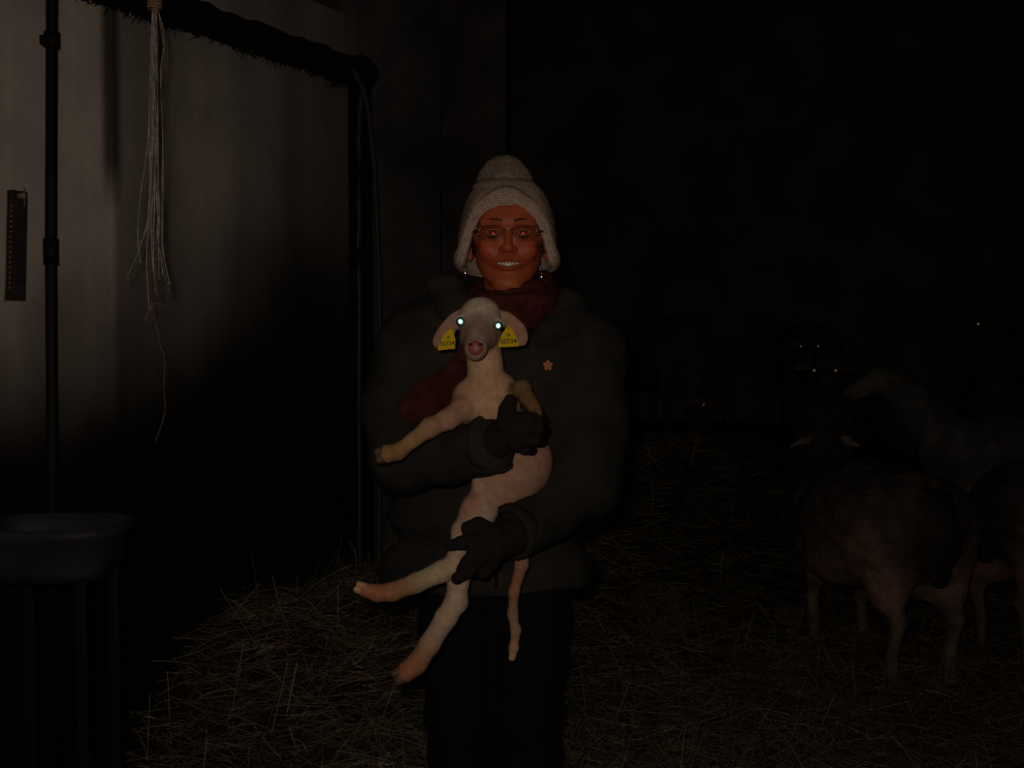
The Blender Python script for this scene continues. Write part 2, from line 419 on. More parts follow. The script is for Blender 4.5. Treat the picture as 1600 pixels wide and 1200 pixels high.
# concrete pillar standing in the dark behind the woman
pl = thing('stone_pillar', 'rough dim stone pillar standing in the dark behind the woman', 'pillar', (-.22, 5.3, 0))
pl.location = (-.25, 5.25, 0)
fld = []
mb = MB(); mb.box((-.42, 5.1, 0), (-.02, 5.45, 4.2)); mb.build('shaft', mat('pillar_stone', (.085,.07,.062), .95, .05, noise_amt=.6, nscale=3, bump=1., bscale=12), pl, False, .03)
rg = MB(); c = P(643, 270, 5.07); rg.tube([c+Vector((.032*math.cos(a), 0, .032*math.sin(a))) for a in [2*math.pi*k/20 for k in range(21)]], .006, 6)
rg.tube([c+Vector((0,.05,.032)), c+Vector((0,-.004,.034))], .007, 6); rg.build('tether_ring', M_metal if False else mat('old_iron', (.12,.1,.09), .5, .4, metal=.7), pl, True)

# ------------------------------------------------------------------ baler twine hank
Yt = 2.05
tw = thing('twine_hank', 'hank of pale baler twine hanging from a knot above, frayed ends loose', 'twine', P(243, 12, Yt))
def smooth_pts(cp, k=6, Y=Yt):
    ps = [P(x, y, Y + (d[0] if d else 0)) for x, y, *d in cp]; out = []
    for i in range(len(ps)-1):
        p0 = ps[max(i-1,0)]; p1 = ps[i]; p2 = ps[i+1]; p3 = ps[min(i+2, len(ps)-1)]
        for j in range(k):
            t = j/k; out.append(.5*((2*p1)+(p2-p0)*t+(2*p0-5*p1+4*p2-p3)*t*t+(3*p1-p0-3*p2+p3)*t**3))
    out.append(ps[-1]); return out
strands = [
 [(238,14),(236,80),(234,160),(229,240),(219,310),(215,375),(219,405)],
 [(240,14),(238,100),(236,220),(232,330),(224,370),(212,405),(198,432)],
 [(241,14),(240,120),(238,240),(234,330),(229,400),(231,450),(233,478)],
 [(242,14),(241,110),(241,230),(240,330),(238,400),(242,440),(246,458)],
 [(243,14),(244,90),(246,160),(243,260),(241,350),(240,400),(243,450)],
 [(244,14),(246,120),(247,240),(247,340),(246,370),(251,400),(254,425)],
 [(246,14),(251,30),(255,50),(256,75),(251,115),(254,190),(255,290),(254,380),(264,440)],
 [(247,14),(253,60),(257,82),(252,140),(254,220),(252,330),(253,390),(258,432),(263,448)],
 [(240,14),(243,100),(240,200),(244,300),(248,380),(248,430)],
 [(245,14),(242,130),(246,250),(249,330),(247,400)],
 [(243,14),(239,150),(243,260),(236,340),(239,420)],
 [(241,14),(246,140),(241,240),(247,320),(243,385)],
 [(239,14),(235,120),(233,220),(235,320),(227,365),(216,382)],
]
for i, cp in enumerate(strands):
    cp2 = [(x+.3*random.uniform(-1,1), y, .012*math.sin(i*2.1+k*.8)) for k, (x, y) in enumerate(cp)]
    mb = MB(); ps = smooth_pts(cp2, 8)
    R_ = [.0012*(1+.18*math.sin(j*1.9+i)) for j in range(len(ps))]; mb.tube(ps, R_, 6)
    e = ps[-1]
    for k in range(5): mb.tube([e, e+Vector((random.uniform(-.006,.006), random.uniform(-.004,.004), -random.uniform(.004,.011)))], [.0009,.0003], 4)
    mb.build('strand', M_twine if i % 4 != 3 else M_twine2, tw, True)
mb = MB()
for k in range(5):
    z = 12 - 5*k; c = P(242, z, Yt); mb.tube([c+Vector((.0125*math.cos(a), .012*math.sin(a), .0012*math.sin(a*2+k))) for a in [2*math.pi*j/16 for j in range(17)]], .0028, 6)
c = P(242, 10, Yt); mb.tube([c+Vector((0,0,-.012)), c+Vector((0,0,.05)), Vector((c.x, c.y, 3.99))], [.007,.008,.004], 8)
mb.build('knot', M_twine2, tw, True)
# tail thread caught below with a wisp of straw
mb = MB(); mb.tube(smooth_pts([(233,478),(238,474),(241,495),(244,512),(249,525),(250,541),(257,556),(257,580),(256,610),(258,640),(252,665),(242,692)], 5), .0008, 5)
mb.tube(smooth_pts([(237,476),(232,488),(227,500)],4), [.0012]*8+[.0022], 5); mb.tube(smooth_pts([(236,475),(248,474),(260,478)],4), [.0007]*8+[.002], 5)
mb.build('tail_thread', M_twine2, tw, True)

# ================================================================== STRAW
def straw_mat(name, c1, c2, rough=.5, spec=.4):
    m = mat(name, c1, rough, spec); nt = m.node_tree; N = nt.nodes; L = nt.links
    a = N.new('ShaderNodeAttribute'); a.attribute_name = 'Col'; L.new(a.outputs['Color'], N['Principled BSDF'].inputs['Base Color']); return m
M_straw = straw_mat('straw', (.3,.2,.08), (.1,.06,.03))
def straw_edge(x, y):
    """the bed ends against the bare passage at the left"""
    d = (x-WA.x)*WN.x + (y-WA.y)*WN.y; t = (x-WA.x)*WD.x + (y-WA.y)*WD.y
    if d < .03 and t < WL: return False
    return t > TB0 + .10 + .05*math.sin(d*14) - .25*d if t < WL else True
def stalk(vs_, fs_, cs_, p, d, l, wd, c, bend):
    n = 3; up = Vector((0,0,1)); s = d.cross(up); s = s.normalized() if s.length > 1e-3 else Vector((1,0,0)); u = s.cross(d).normalized()
    k = len(vs_)
    for i in range(n+1):
        t = i/n; q = p + d*l*(t-.5) + u*(bend*4*t*(1-t))
        for a in (s, (s*-.5+u*.87), (s*-.5-u*.87)): vs_.append(tuple(q + a*wd)); cs_.append(c)
    for i in range(n):
        for j in range(3):
            fs_.append((k+i*3+j, k+i*3+(j+1)%3, k+i*3+3+(j+1)%3, k+i*3+3+j))
cols = [tuple(min(.8, q*2.1) for q in c_) for c_ in [(.115,.090,.055),(.068,.053,.036),(.15,.115,.062),(.05,.035,.024),(.09,.052,.03),(.045,.042,.030)]]
vs_, fs_, cs_ = [], [], []
cnt = 0
while cnt < 42000:
    y = 2.3 + 4.6*random.random()**1.35; x = random.uniform(-.56, .56)*y*1.0
    if not straw_edge(x, y): 
        continue
    th = random.uniform(0, 2*math.pi); el = random.gauss(0, .22) if random.random() < .93 else random.uniform(.4, 1.3)
    d = Vector((math.cos(th)*math.cos(el), math.sin(th)*math.cos(el), math.sin(el)))
    l = random.uniform(.04, .22); r_ = random.random()
    c = cols[int(random.random()*6)]; f_ = random.uniform(.5, 1.9)
    if r_ < .010: f_ = 4.0
    c = tuple(q*f_ for q in c)
    lump = .035*max(0, noise.noise(Vector((x*2.5, y*2.5, 0)))+.25)
    stalk(vs_, fs_, cs_, Vector((x, y, gz(x,y)+lump+random.uniform(-.008,.022)+abs(math.sin(el))*l*.4)), d, l, random.uniform(.0007,.0019), c, random.uniform(-.012,.014)); cnt += 1
o = from_pydata('straw_bedding', vs_, fs_, M_straw, None, True, np.array(cs_))
tag(o, 'loose straw strewn thickly over the dark barn floor', 'straw', kind='stuff')
# round tangle of straw, added for a faint disc, likely flash-lit dust
bx, by = P(1026, 1000, 4.38).x, 4.38; cz = pz(962, 4.38); br = .140
vs_, fs_, cs_ = [], [], []
for i in range(1400):
    ct = Vector((random.gauss(0,1), random.gauss(0,1), random.gauss(0,1))).normalized()
    t = ct.cross(Vector((random.gauss(0,1), random.gauss(0,1), random.gauss(0,1)))).normalized()
    rr = br*random.uniform(.75, 1.0)
    stalk(vs_, fs_, cs_, Vector((bx, by, cz)) + ct*rr, t, random.uniform(.05,.13), random.uniform(.0008,.0016), tuple(q*random.uniform(.5,1.3) for q in random.choice(cols)), 0)
cl = thing('straw_clump', 'loose round tangle of straw added for a faint disc, likely flash-lit dust, beside the woman, right of her legs', 'straw clump', (bx, by, gz(bx, by)))
o = from_pydata('stalks', vs_, fs_, M_straw, cl, True, np.array(cs_)); o['kind'] = 'stuff'
fd = Field(); fd.ell((bx, by, cz), (br*.8,)*3, k=0)
fd.build('packed_core', .012, mat('matted_straw', (.035,.026,.014), 1, 0, noise_amt=.6, nscale=60, bump=1., bscale=80), cl)

# ================================================================== THE WOMAN
HX = P(794, 362, 2.1).x; HZ = P(794, 362, 2.03).z; HY = 2.12
H = Vector((HX, HY, HZ))
wm = thing('person', 'smiling woman in knitted hat, glasses, red scarf and dark coat holding a lamb', 'person', (P(770,600,2.2).x, 2.2, 0))
def hp(x, y, z): return (H.x+x, H.y+y, H.z+z)
sk = (.46,.095,.030); sk_r = (.50,.072,.034); sk_l = (.50,.12,.040); lip = (.36,.055,.034); sk_d = (.20,.05,.022)
fd = Field()
fd.ell(hp(0,.02,.030), (.073,.090,.090), sk, 0)
fd.ell(hp(0,-.018,-.038), (.0620,.062,.070), sk, .03)
fd.ell(hp(0,-.038,.028), (.058,.05,.045), sk, .02)
fd.ell(hp(0,-.060,-.100), (.022,.020,.019), sk_l, .022)                       # chin
for s in (-1, 1):
    fd.cap(hp(s*.046,.0,-.050), hp(s*.015,-.052,-.101), .015, .011, sk, .024)      # jaw
    fd.ell(hp(s*.037,-.062,-.033), (.021,.019,.019), sk_r, .016)              # raised cheeks
    fd.cap(hp(s*.056,-.03,-.006), hp(s*.040,-.062,-.014), .014, .013, sk, .012)
    fd.cap(hp(s*.010,-.082,.022), hp(s*.046,-.066,.022), .009, .009, sk, .010)     # brow
fd.cap(hp(0,-.084,.010), hp(0,-.104,-.030), .007, .0095, sk, .008)             # nose
fd.ell(hp(0,-.106,-.033), (.0105,.0105,.0095), sk_r, .006)
for s in (-1, 1): fd.ell(hp(s*.0125,-.096,-.036), (.0075,.0095,.0075), sk_r, .004)
fd.ell(hp(0,-.070,-.058), (.030,.0195,.016), sk, .012)                         # muzzle around the mouth
for s in (-1, 1):                                                            # sockets, nostrils, folds
    fd.ell(hp(s*.0315,-.093,-.001), (.0155,.015,.0095), k=.008, sub=True)
    fd.ell(hp(s*.0065,-.106,-.0425), (.0032,.006,.0035), k=.002, sub=True)
    fd.cap(hp(s*.020,-.100,-.036), hp(s*.0345,-.080,-.062), .0034, .0030, k=.006, sub=True)
# open smile
def smile(x, d=0): return -.0665 + .009*(x/.029)**2 + d
fd.ell(hp(0,-.094,-.0645), (.0275,.022,.0066), k=.003, sub=True)
for s in (-1, 1): fd.ell(hp(s*.0225,-.084,-.0605), (.009,.014,.0045), k=.003, sub=True)
for up in (0, 1):
    xs = np.linspace(-.029, .029, 9)
    for a, b in zip(xs[:-1], xs[1:]):
        def lp(x):
            q = 1-(x/.030)**2
            return hp(x, -.0915 + .022*(x/.029)**2, (-.0590 + .0015*q if up else -.0590 - .0140*q))
        rl = .0009 if up else .0018; ra = .0013 + rl*(1-(a/.03)**2); rb = .0013 + rl*(1-(b/.03)**2)
        fd.cap(lp(a), lp(b), ra, rb, lip, .0022)
# lids
for s in (-1, 1):
    for up in (0, 1):
        xs = np.linspace(-.0145, .0145, 8)
        for a, b in zip(xs[:-1], xs[1:]):
            def ld(x):
                q = 1-(x/.0148)**2; r_ = math.sqrt(max(0, .0135**2 - (x*.8)**2))
                return hp(s*.0315+x, -.0745 - r_*.93, (.0058*q - .0002 if up else -.0046*q - .0012))
            fd.cap(ld(a), ld(b), .0021, .0021, sk, .003)
    # ear
    fd.ell(hp(s*.077,.012,-.012), (.007,.018,.028), sk, .008); fd.ell(hp(s*.079,.004,-.040), (.006,.008,.011), sk_r, .006)
# neck
fd.cap(hp(0,.035,-.06), hp(0,.050,-.15), .052, .048, sk, .02)
hv, hf, hc = fd.mesh(.0017)
# rest of the body under the clothes (one further closed shell of the same mesh)
fb = Field(); X0 = wm.location.x
def W(px, py, Y): return tuple(P(px, py, Y))
fb.cap(hp(0,.055,-.14), hp(0,.10,-.28), .046, .050, sk, .03)
fb.ell((H.x-.01, 2.24, 1.14), (.15,.07,.22), sk, .04)
fb.cap((X0, 2.22, 1.05), (X0, 2.22, .92), .11, .10, sk, .05)
sh_r, el_r, wr_r = W(660,545,2.18), W(630,725,2.10), W(765,697,1.90)
sh_l, el_l, wr_l = W(915,555,2.18), W(915,755,2.10), W(795,830,1.90)
fb.chain([sh_r, el_r, wr_r, W(790,675,1.875)], [.048,.038,.024,.020], sk, .02)
fb.chain([sh_l, el_l, wr_l, W(780,845,1.875)], [.048,.038,.024,.020], sk, .02)
for s in (-1, 1):
    fb.chain([(X0+s*.075, 2.22, .88), (X0+s*.075-.0, 2.21, .50), (X0+s*.085, 2.24, .09)], [.070,.050,.04], sk, .02)
    fb.cap((X0+s*.088, 2.24, .06), (X0+s*.10, 2.09, .045), .038, .03, sk, .02)
bv, bf, bc = fb.mesh(.011)
from_pydata('body', np.vstack([hv, bv]), [tuple(q) for q in hf]+[tuple(q+len(hv)) for q in bf], M_skin, wm, True, np.vstack([hc, bc]))

# facing helper: a small disc looking back at the camera and flash
def disc(name, c, r, m, parent, rx=None, tilt=(0,0), dome=.15, ang=0):
    c = Vector(c); nrm = ((cam.location+FLASH)/2 - c).normalized()
    R = nrm.to_track_quat('Z', 'Y').to_matrix() @ Matrix.Rotation(ang, 3, 'Z'); n = 20; v = [c + R @ Vector((0,0,r*dome))]; f = []
    rx = rx or r
    for j, q in enumerate((.5, 1.)):
        for k in range(n):
            a = 2*math.pi*k/n; v.append(c + R @ Vector((rx*q*math.cos(a), r*q*math.sin(a), r*dome*(1-q*q))))
    for k in range(n): f.append((0, 1+k, 1+(k+1)%n)); f.append((1+k, 1+n+k, 1+n+(k+1)%n, 1+(k+1)%n))
    # shallow back so that it has thickness
    b = len(v); 
    for k in range(n):
        a = 2*math.pi*k/n; v.append(c + R @ Vector((rx*math.cos(a), r*math.sin(a), -r*.25)))
    for k in range(n): f.append((1+n+k, b+k, b+(k+1)%n, 1+n+(k+1)%n))
    f.append(tuple(b+k for k in range(n))[::-1])
    return from_pydata(name, v, f, m, parent, True)
def ball(name, c, r, m, parent, sc=(1,1,1), seg=24):
    bm = bmesh.new(); bmesh.ops.create_uvsphere(bm, u_segments=seg, v_segments=seg//2, radius=r)
    for v in bm.verts: v.co = Vector((v.co.x*sc[0], v.co.y*sc[1], v.co.z*sc[2])) + Vector(c)
    me = bpy.data.meshes.new(name); bm.to_mesh(me); bm.free(); return link_mesh(name, me, m, parent)
for s in (-1, 1):
    e = ball('eye', hp(s*.0315,-.0745,-.0005), .0128, M_eyewhite, wm)
    c = Vector(hp(s*.0315+ (.001 if s < 0 else -.001),-.0745,-.0005)); d = (cam.location-c).normalized()
    disc('iris', c+d*.0122, .0052, mat('iris_brown', (.07,.02,.01), .3, .4), e, dome=.1)
    disc('pupil', c+d*.0132, .0026, M_red_pupil, e, dome=.05)
    # eyebrow of short hairs
    mb = MB()
    for k in range(34):
        t = k/33; x = .011+.036*t; z = .0205+.0045*math.sin(t*2.6+.2)-.0015*t+random.uniform(-.001,.001); y = -.0925+.022*t**1.6
        p = Vector(hp(s*x, y, z+random.uniform(-.0018,.0018))); mb.tube([p, p+Vector((s*.005, .001, .0022))], [.0008,.0003], 4)
    mb.build('eyebrow', M_hair, wm, True)
# teeth
tp_ = thing  # noqa
mb = MB(); mb.box((H.x-.022, H.y-.072, H.z-.072), (H.x+.022, H.y-.066, H.z-.056)); mb.build('mouth_cavity', M_dark, wm)
for k in range(-4, 5):
    wt = .0046 if abs(k) < 2 else .0040; x = k*.0047; y = -.0835+.014*(x/.022)**2; hz = .0098 - .0008*abs(k)
    mb = MB(); R = Matrix.Translation(hp(x, y, -.0585+.0010*abs(k)*.5)) @ Matrix.Rotation(k*.1, 4, 'Z'); mb.box((-wt/2, -.0025, -hz), (wt/2, .0025, .001), R)
    mb.build('tooth', M_teeth, wm, True, .0009)
# hair at the temples, one tuft each side
for s in (-1, 1):
    mb = MB()
    for k in range(90):
        a = random.uniform(0, 1); p = Vector(hp(s*(.0665+.008*a), -.040+.04*a, .045-random.uniform(0,.02)))
        q = p+Vector((s*.003, .004, -.03)); r_ = q+Vector((-s*.001+random.uniform(-.003,.003), .006, -random.uniform(.02,.038)))
        mb.tube([p, q, r_], [.0012,.0011,.0004], 4)
    mb.build('hair', M_hair, wm, True)

# knitted hat
def hat_radius(z):
    zs = [-.085,-.06,0,.033,.06,.085,.10,.112,.138,.157,.167,.172]; rs = [.099,.1035,.1010,.0975,.0905,.0775,.0665,.0600,.0475,.034,.020,.0015]
    return float(np.interp(z, zs, rs))
ZX = np.linspace(0, 1, 41); ZY = np.interp(ZX, [0,.2,.42,.55,.66,.76,.84,.90,.95,1.], [.054,.052,.043,.033,.020,.000,-.026,-.048,-.061,-.066])
for _ in range(3): ZY = np.convolve(np.pad(ZY, 1, 'edge'), [.25,.5,.25], 'valid')
def hat_surface(inner=False):
    nt_, nz_ = 220, 120; V = []; C = []
    c_lt = np.array((.56,.40,.30)); c_pk = np.array((.34,.235,.175)); c_gr = np.array((.22,.165,.125)); c_dk = np.array((.15,.135,.12))
    for j in range(nz_+1):
        t = j/nz_
        for i in range(nt_):
            th = 2*math.pi*i/nt_; ax_ = abs(math.cos(th))
            zl = float(np.interp(ax_, ZX, ZY)) if math.sin(th) < 0 else -.066 - .014*math.sin(th)
            z = zl + (.172-zl)*(t**.9)
            r_ = hat_radius(z); dlow = z-zl
            brim = math.exp(-((dlow-.018)/.018)**4)*.007 if dlow < .06 else 0
            col = c_lt if dlow < .040 else (c_pk if dlow < .072 else c_gr)
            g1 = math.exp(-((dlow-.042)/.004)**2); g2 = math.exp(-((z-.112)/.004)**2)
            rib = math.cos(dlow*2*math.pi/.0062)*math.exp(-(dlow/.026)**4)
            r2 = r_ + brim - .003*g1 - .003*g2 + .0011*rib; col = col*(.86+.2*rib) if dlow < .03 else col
            if dlow > .072 and z > .118: col = c_gr*1.05
            if .085 < z <= .112 and dlow > .05: col = c_pk*.9
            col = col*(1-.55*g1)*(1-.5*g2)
            kn = .0013*math.cos(th*64)*math.cos(t*230+ (th*32 % math.pi)) + .0008*math.sin(t*300)
            wob = .0025*math.sin(3*th+z*30)+.002*math.sin(5*th-z*22)
            if inner: r2 = r_-.010; kn = 0
            r2 = max(.001, r2+kn+wob*(1 if z > .03 else .3))
            x = r2*math.cos(th) ; y = .015 + r2*1.06*math.sin(th) + max(0, z-.06)*.12
            if dlow < .012: # rolled lip
                x *= 1-.04*(1-dlow/.012); y = .015+(y-.015)*(1-.04*(1-dlow/.012))
            V.append((H.x-.002+x+ (z>.1)*(-.004), H.y+y, H.z+z)); C.append(col*(1+random.uniform(-.12,.12)))
    Fc = [(j*nt_+i, j*nt_+(i+1)%nt_, (j+1)*nt_+(i+1)%nt_, (j+1)*nt_+i) for j in range(nz_) for i in range(nt_)]
    return V, Fc, C, nt_, nz_
V1, F1, C1, nt_, nz_ = hat_surface(); V2, F2, C2, _, _ = hat_surface(True)
k = len(V1); Fh = F1 + [tuple(q+k for q in f[::-1]) for f in F2] + [(i, k+i, k+(i+1)%nt_, (i+1)%nt_) for i in range(nt_)]
Fh.append(tuple(nz_*nt_+i for i in range(nt_)))
from_pydata('knitted_hat', V1+V2, Fh, M_hat, wm, True, np.array(C1+C2))
# glasses
gl = MB()
lens_out = [(math.copysign(abs(math.cos(a))**.75, math.cos(a))*.0245, math.copysign(abs(math.sin(a))**.75, math.sin(a))*.0150) for a in [2*math.pi*k/28 for k in range(28)]]
def gp(x, z): return Vector(hp(x, -.1065 + .95*x*x/.05*.14 + .06*z, z-.004))
for s in (-1, 1):
    gl.tube([gp(s*.033+x, z) for x, z in lens_out[0:15]], .0006, 6)
    gl.tube([gp(s*.033+x, z) for x, z in lens_out[14:]+lens_out[:1]], .00025, 6)
    h0 = gp(s*.0575, .004); h1 = Vector(hp(s*.068, -.088, .002)); h2 = Vector(hp(s*.078, .0, .0)); gl.tube([h0, h1, h2], [.0016,.0014,.001], 8)
    gl.tube([gp(s*.0575, -.006), gp(s*.0595, .006)], .0016, 6)
gl.tube([gp(-.0095,.005), gp(-.004,.009), gp(.004,.009), gp(.0095,.005)], .0010, 8)
gob = gl.build('glasses', M_wire, wm, True)
M_lens = bpy.data.materials.new('spectacle_lens'); M_lens.use_nodes = True
_n = M_lens.node_tree.nodes; _l = M_lens.node_tree.links; _n.remove(_n['Principled BSDF'])
_t = _n.new('ShaderNodeBsdfTransparent'); _t.inputs[0].default_value = (.93,.92,.90,1); _g = _n.new('ShaderNodeBsdfGlossy'); _g.inputs['Roughness'].default_value = .04
_m = _n.new('ShaderNodeMixShader'); _m.inputs[0].default_value = .04; _l.new(_t.outputs[0], _m.inputs[1]); _l.new(_g.outputs[0], _m.inputs[2]); _l.new(_m.outputs[0], _n['Material Output'].inputs[0])
for s in (-1, 1):
    v = [gp(s*.033, 0)+Vector((0,-.0007,0))] + [gp(s*.033+x, z) for x, z in lens_out] ; v += [p+Vector((0,.0012,0)) for p in v]
    n = 28; f = [(0, 1+k, 1+(k+1)%n) for k in range(n)] + [(n+1, n+2+(k+1)%n, n+2+k) for k in range(n)] + [(1+k, n+2+k, n+2+(k+1)%n, 1+(k+1)%n) for k in range(n)]
    from_pydata('lens', v, f, M_lens, gob, True)
for s, (px, py) in ((-1, (744, 357)), (-1.01, (744, 370)), (1, (845, 362)), (.9, (802, 358)), (1.02, (846, 370))):
    c = P(px, py, HY-.100 if abs(s) < .95 else HY-.088); disc('hinge', c, .0016, M_metal, gob, dome=.3)
# earrings
for (px, py) in ((727, 427), (846, 433)):
    c = P(px, py, HY-.055); e = ball('earring', c, .0042, M_metal, wm, (1,.7,1), 16); mb = MB(); mb.tube([c+Vector((0,0,.004)), c+Vector((0,.006,.016)), c+Vector((0,.02,.022))], .0007, 5); mb.build('hook', M_metal, e, True)
    disc('bead_face', c-Vector((0,.0034,0)), .0022, M_metal, e, dome=.1)

# scarf: two loops round the neck and a broad end lying over the right arm
def scarf_disp(X): return wav(X, [(90,40,130),(160,60,210),(45,30,300)], .010)
fd = Field(); n = 28
for (zc, rx, ry, rt, ph) in ((-.111,.072,.080,.024,0), (-.136,.084,.092,.027,1.2), (-.158,.060,.098,.024,2.)):
    pts = [hp(rx*math.cos(a)+.002, .025+ry*math.sin(a), zc + .022*math.sin(a)*1. + .014*math.cos(a+ph)) for a in [2*math.pi*k/n for k in range(n+1)]]
    for a, b in zip(pts[:-1], pts[1:]): fd.cap(a, b, rt, rt, k=.008)
fd.build('scarf', .0045, M_scarf, wm, scarf_disp)

# coat
def coat_disp(X):
    return wav(X, [(9,8,17),(16,10,34),(30,14,60)], .0058) + wav(X, [(48,30,95)], .0022)
c_ = (1,1,1); fd = Field()
YT = 2.21
def C3(px, py, Y=YT): return np.array(P(px, py, Y))
for (py, cx, hw, hd) in ((525,783,150,.115),(570,782,162,.13),(640,778,160,.14),(720,770,158,.14),(800,764,158,.135),(880,760,163,.135),(925,757,166,.13)):
    c = C3(cx, py); fd.ell(c, (hw*YT/F*1.02, hd, .075), k=.05)
fd.ell(C3(757,960), (166*YT/F*1.02, .135, .07), k=.04)
# shoulders and sleeves
fd.cap(C3(700,500,2.2), C3(655,545,2.18), .062, .085, k=.06); fd.cap(C3(868,505,2.2), C3(915,555,2.18), .062, .085, k=.06)
fd.chain([C3(655,550,2.17), C3(637,640,2.14), C3(636,715,2.07)], [.088,.090,.076], k=.035)
fd.chain([C3(636,715,2.07), C3(700,708,1.985), C3(762,696,1.905)], [.072,.060,.056], k=.02)
fd.chain([C3(908,560,2.16), C3(908,660,2.14), C3(905,752,2.07)], [.086,.094,.086], k=.035)
fd.chain([C3(903,755,2.06), C3(860,800,1.98), C3(812,827,1.905)], [.080,.058,.050], k=.02)
# hood lying round the neck and stand collar
n = 26
for k_ in range(n):
    a0 = math.pi*(-.22 + 1.44*k_/n); a1 = math.pi*(-.22 + 1.44*(k_+1)/n)
    def hd_(a): return hp(.006+.128*math.cos(a), .045+.105*math.sin(a), -.150 + .028*math.sin(a) - .022*max(0,math.cos(a)) + .02*max(0,-math.cos(a)))
    fd.cap(hd_(a0), hd_(a1), .036, .036, k=.02)
fd.cap(C3(705,455,2.13), C3(735,505,2.10), .030, .026, k=.02); fd.cap(C3(885,470,2.13), C3(850,520,2.09), .030, .026, k=.02)
fd.ell(C3(884,470,2.14), (.042,.034,.022), k=.010); fd.ell(C3(694,447,2.14), (.040,.034,.026), k=.012)
# neck opening
fd.cap(hp(0,.02,-.06), hp(0,.03,-.17), .080, .066, k=.02, sub=True)
hemz = pz(932, 2.08)
coat = fd.build('coat', .0075, M_coat, wm, coat_disp, lambda X: (hemz + .004*np.sin(X[...,0]*22)) - X[...,2])
# cuffs (rolled ends), front placket, snap, pocket flap, pin
def cuff(a, b, r, th=.010):
    a, b = Vector(a), Vector(b); d = (b-a).normalized(); mb = MB(); q = d.to_track_quat('Z', 'Y').to_matrix(); n = 28; v = []
    L_ = .030
    prof = [(0, r), (L_*.1, r+th*.7), (L_*.5, r+th), (L_*.9, r+th*.7), (L_, r), (L_, r-.008), (0, r-.008)]
    for (z, rr) in prof:
        for k in range(n):
            t = 2*math.pi*k/n; rw = rr*(1+.03*math.sin(4*t)); v.append(a + q @ Vector((rw*math.cos(t), rw*math.sin(t), z-.015)))
    m_ = len(prof); f = [(i*n+k, i*n+(k+1)%n, ((i+1)%m_)*n+(k+1)%n, ((i+1)%m_)*n+k) for i in range(m_) for k in range(n)]
    mb.add(v, f); return mb.build('cuff', M_coat, coat, True)
cuff(P(770,692,1.895), P(800,682,1.85), .054, .005)
cuff(P(803,830,1.895), P(770,845,1.85), .048, .005)
depsg = bpy.context.evaluated_depsgraph_get()
bpy.context.view_layer.update()
def hit(obj, px, py):
    """front-most point of a built surface on a sight line"""
    mw = obj.matrix_world.inverted(); o_ = mw @ cam.location; t_ = mw @ P(px, py, 2.0); ok, loc, nr, _ = obj.ray_cast(o_, (t_-o_).normalized())
    return (obj.matrix_world @ loc, nr) if ok else (P(px, py, 2.1), Vector((0,-1,0)))
mb = MB(); pp = [hit(coat, 774-2*math.sin(y*.02), y)[0]+Vector((0,-.002,0)) for y in range(868, 920, 6)]
mb.tube(pp, .0035, 6); mb.build('zip_line', M_trouser, coat, True)
c, _ = hit(coat, 755, 896); disc('snap_button', c+Vector((0,-.003,0)), .0045, M_wire, coat, dome=.3); disc('snap_centre', c+Vector((0,-.006,0)), .0013, M_metal, coat)
def surf_line(name, pts, r, m):
    mb = MB(); ps = []
    for (x0,y0),(x1,y1) in zip(pts[:-1], pts[1:]):
        for k in range(10): ps.append(hit(coat, x0+(x1-x0)*k/10, y0+(y1-y0)*k/10)[0])
    mb.tube(ps, r, 6); return mb.build(name, m, coat, True)
surf_line('pocket_flap', [(640,842),(665,850),(700,852)], .0045, M_coat)
surf_line('yoke_seam', [(852,598),(880,602),(925,604)], .003, M_coat)
# pin: small five-lobed flower
c, _ = hit(coat, 856, 571); mb = MB(); c = c+Vector((0,-.004,0))
for k in range(5):
    a = math.pi/2+k*2*math.pi/5; q = c+Vector((.0062*math.cos(a), 0, .0066*math.sin(a)))
    bm = bmesh.new(); bmesh.ops.create_uvsphere(bm, u_segments=12, v_segments=8, radius=1)
    vv = [Vector((v.co.x*.0045, v.co.y*.003, v.co.z*.0045))+q for v in bm.verts]; ff = [[v.index for v in f.verts] for f in bm.faces]; bm.free(); mb.add(vv, ff)
bro = mb.build('flower_pin', mat('pin_enamel', (.50,.19,.09), .5, .3), coat, True); bro['label'] = 'small orange-brown flower pin on the coat breast'
disc('pin_centre', c+Vector((0,-.003,0)), .0035, mat('pin_heart', (.5,.24,.05), .5, .3), bro)

# broad scarf end, hugging the right upper arm and chest
fd = Field(); 
ends = [((742,505),(720,545)), ((735,545),(690,575)), ((728,590),(650,600)), ((712,632),(616,636)), ((690,660),(634,662))]
nU, nV = 22, 26; top = []; 
for j in range(nV+1):
    t = j/nV*(len(ends)-1); i0 = min(int(t), len(ends)-2); u = t-i0
    l0 = Vector((*ends[i0][1],0)).lerp(Vector((*ends[i0+1][1],0)), u); r0 = Vector((*ends[i0][0],0)).lerp(Vector((*ends[i0+1][0],0)), u)
    for i in range(nU+1):
        q = l0.lerp(r0, i/nU); h_, _n = hit(coat, q.x, q.y)
        d = (cam.location-h_).normalized(); top.append((h_, d, i, j))
v = [h_ + d*(.011+.003*math.sin(i*1.4+j*.5)) for h_, d, i, j in top] + [h_ - d*.006 for h_, d, i, j in top]
m_ = (nU+1)*(nV+1); f = []
for j in range(nV):
    for i in range(nU):
        a = j*(nU+1)+i; q = (a, a+1, a+nU+2, a+nU+1); f.append(q); f.append(tuple(m_+x for x in q[::-1]))
bd = [i for i in range(nU)]+[j*(nU+1)+nU for j in range(nV)]+[nV*(nU+1)+i for i in range(nU,0,-1)]+[j*(nU+1) for j in range(nV,0,-1)]
for a, b in zip(bd, bd[1:]+bd[:1]): f.append((a, m_+a, m_+b, b))
o = from_pydata('scarf_end', v, f, M_scarf, wm, True)
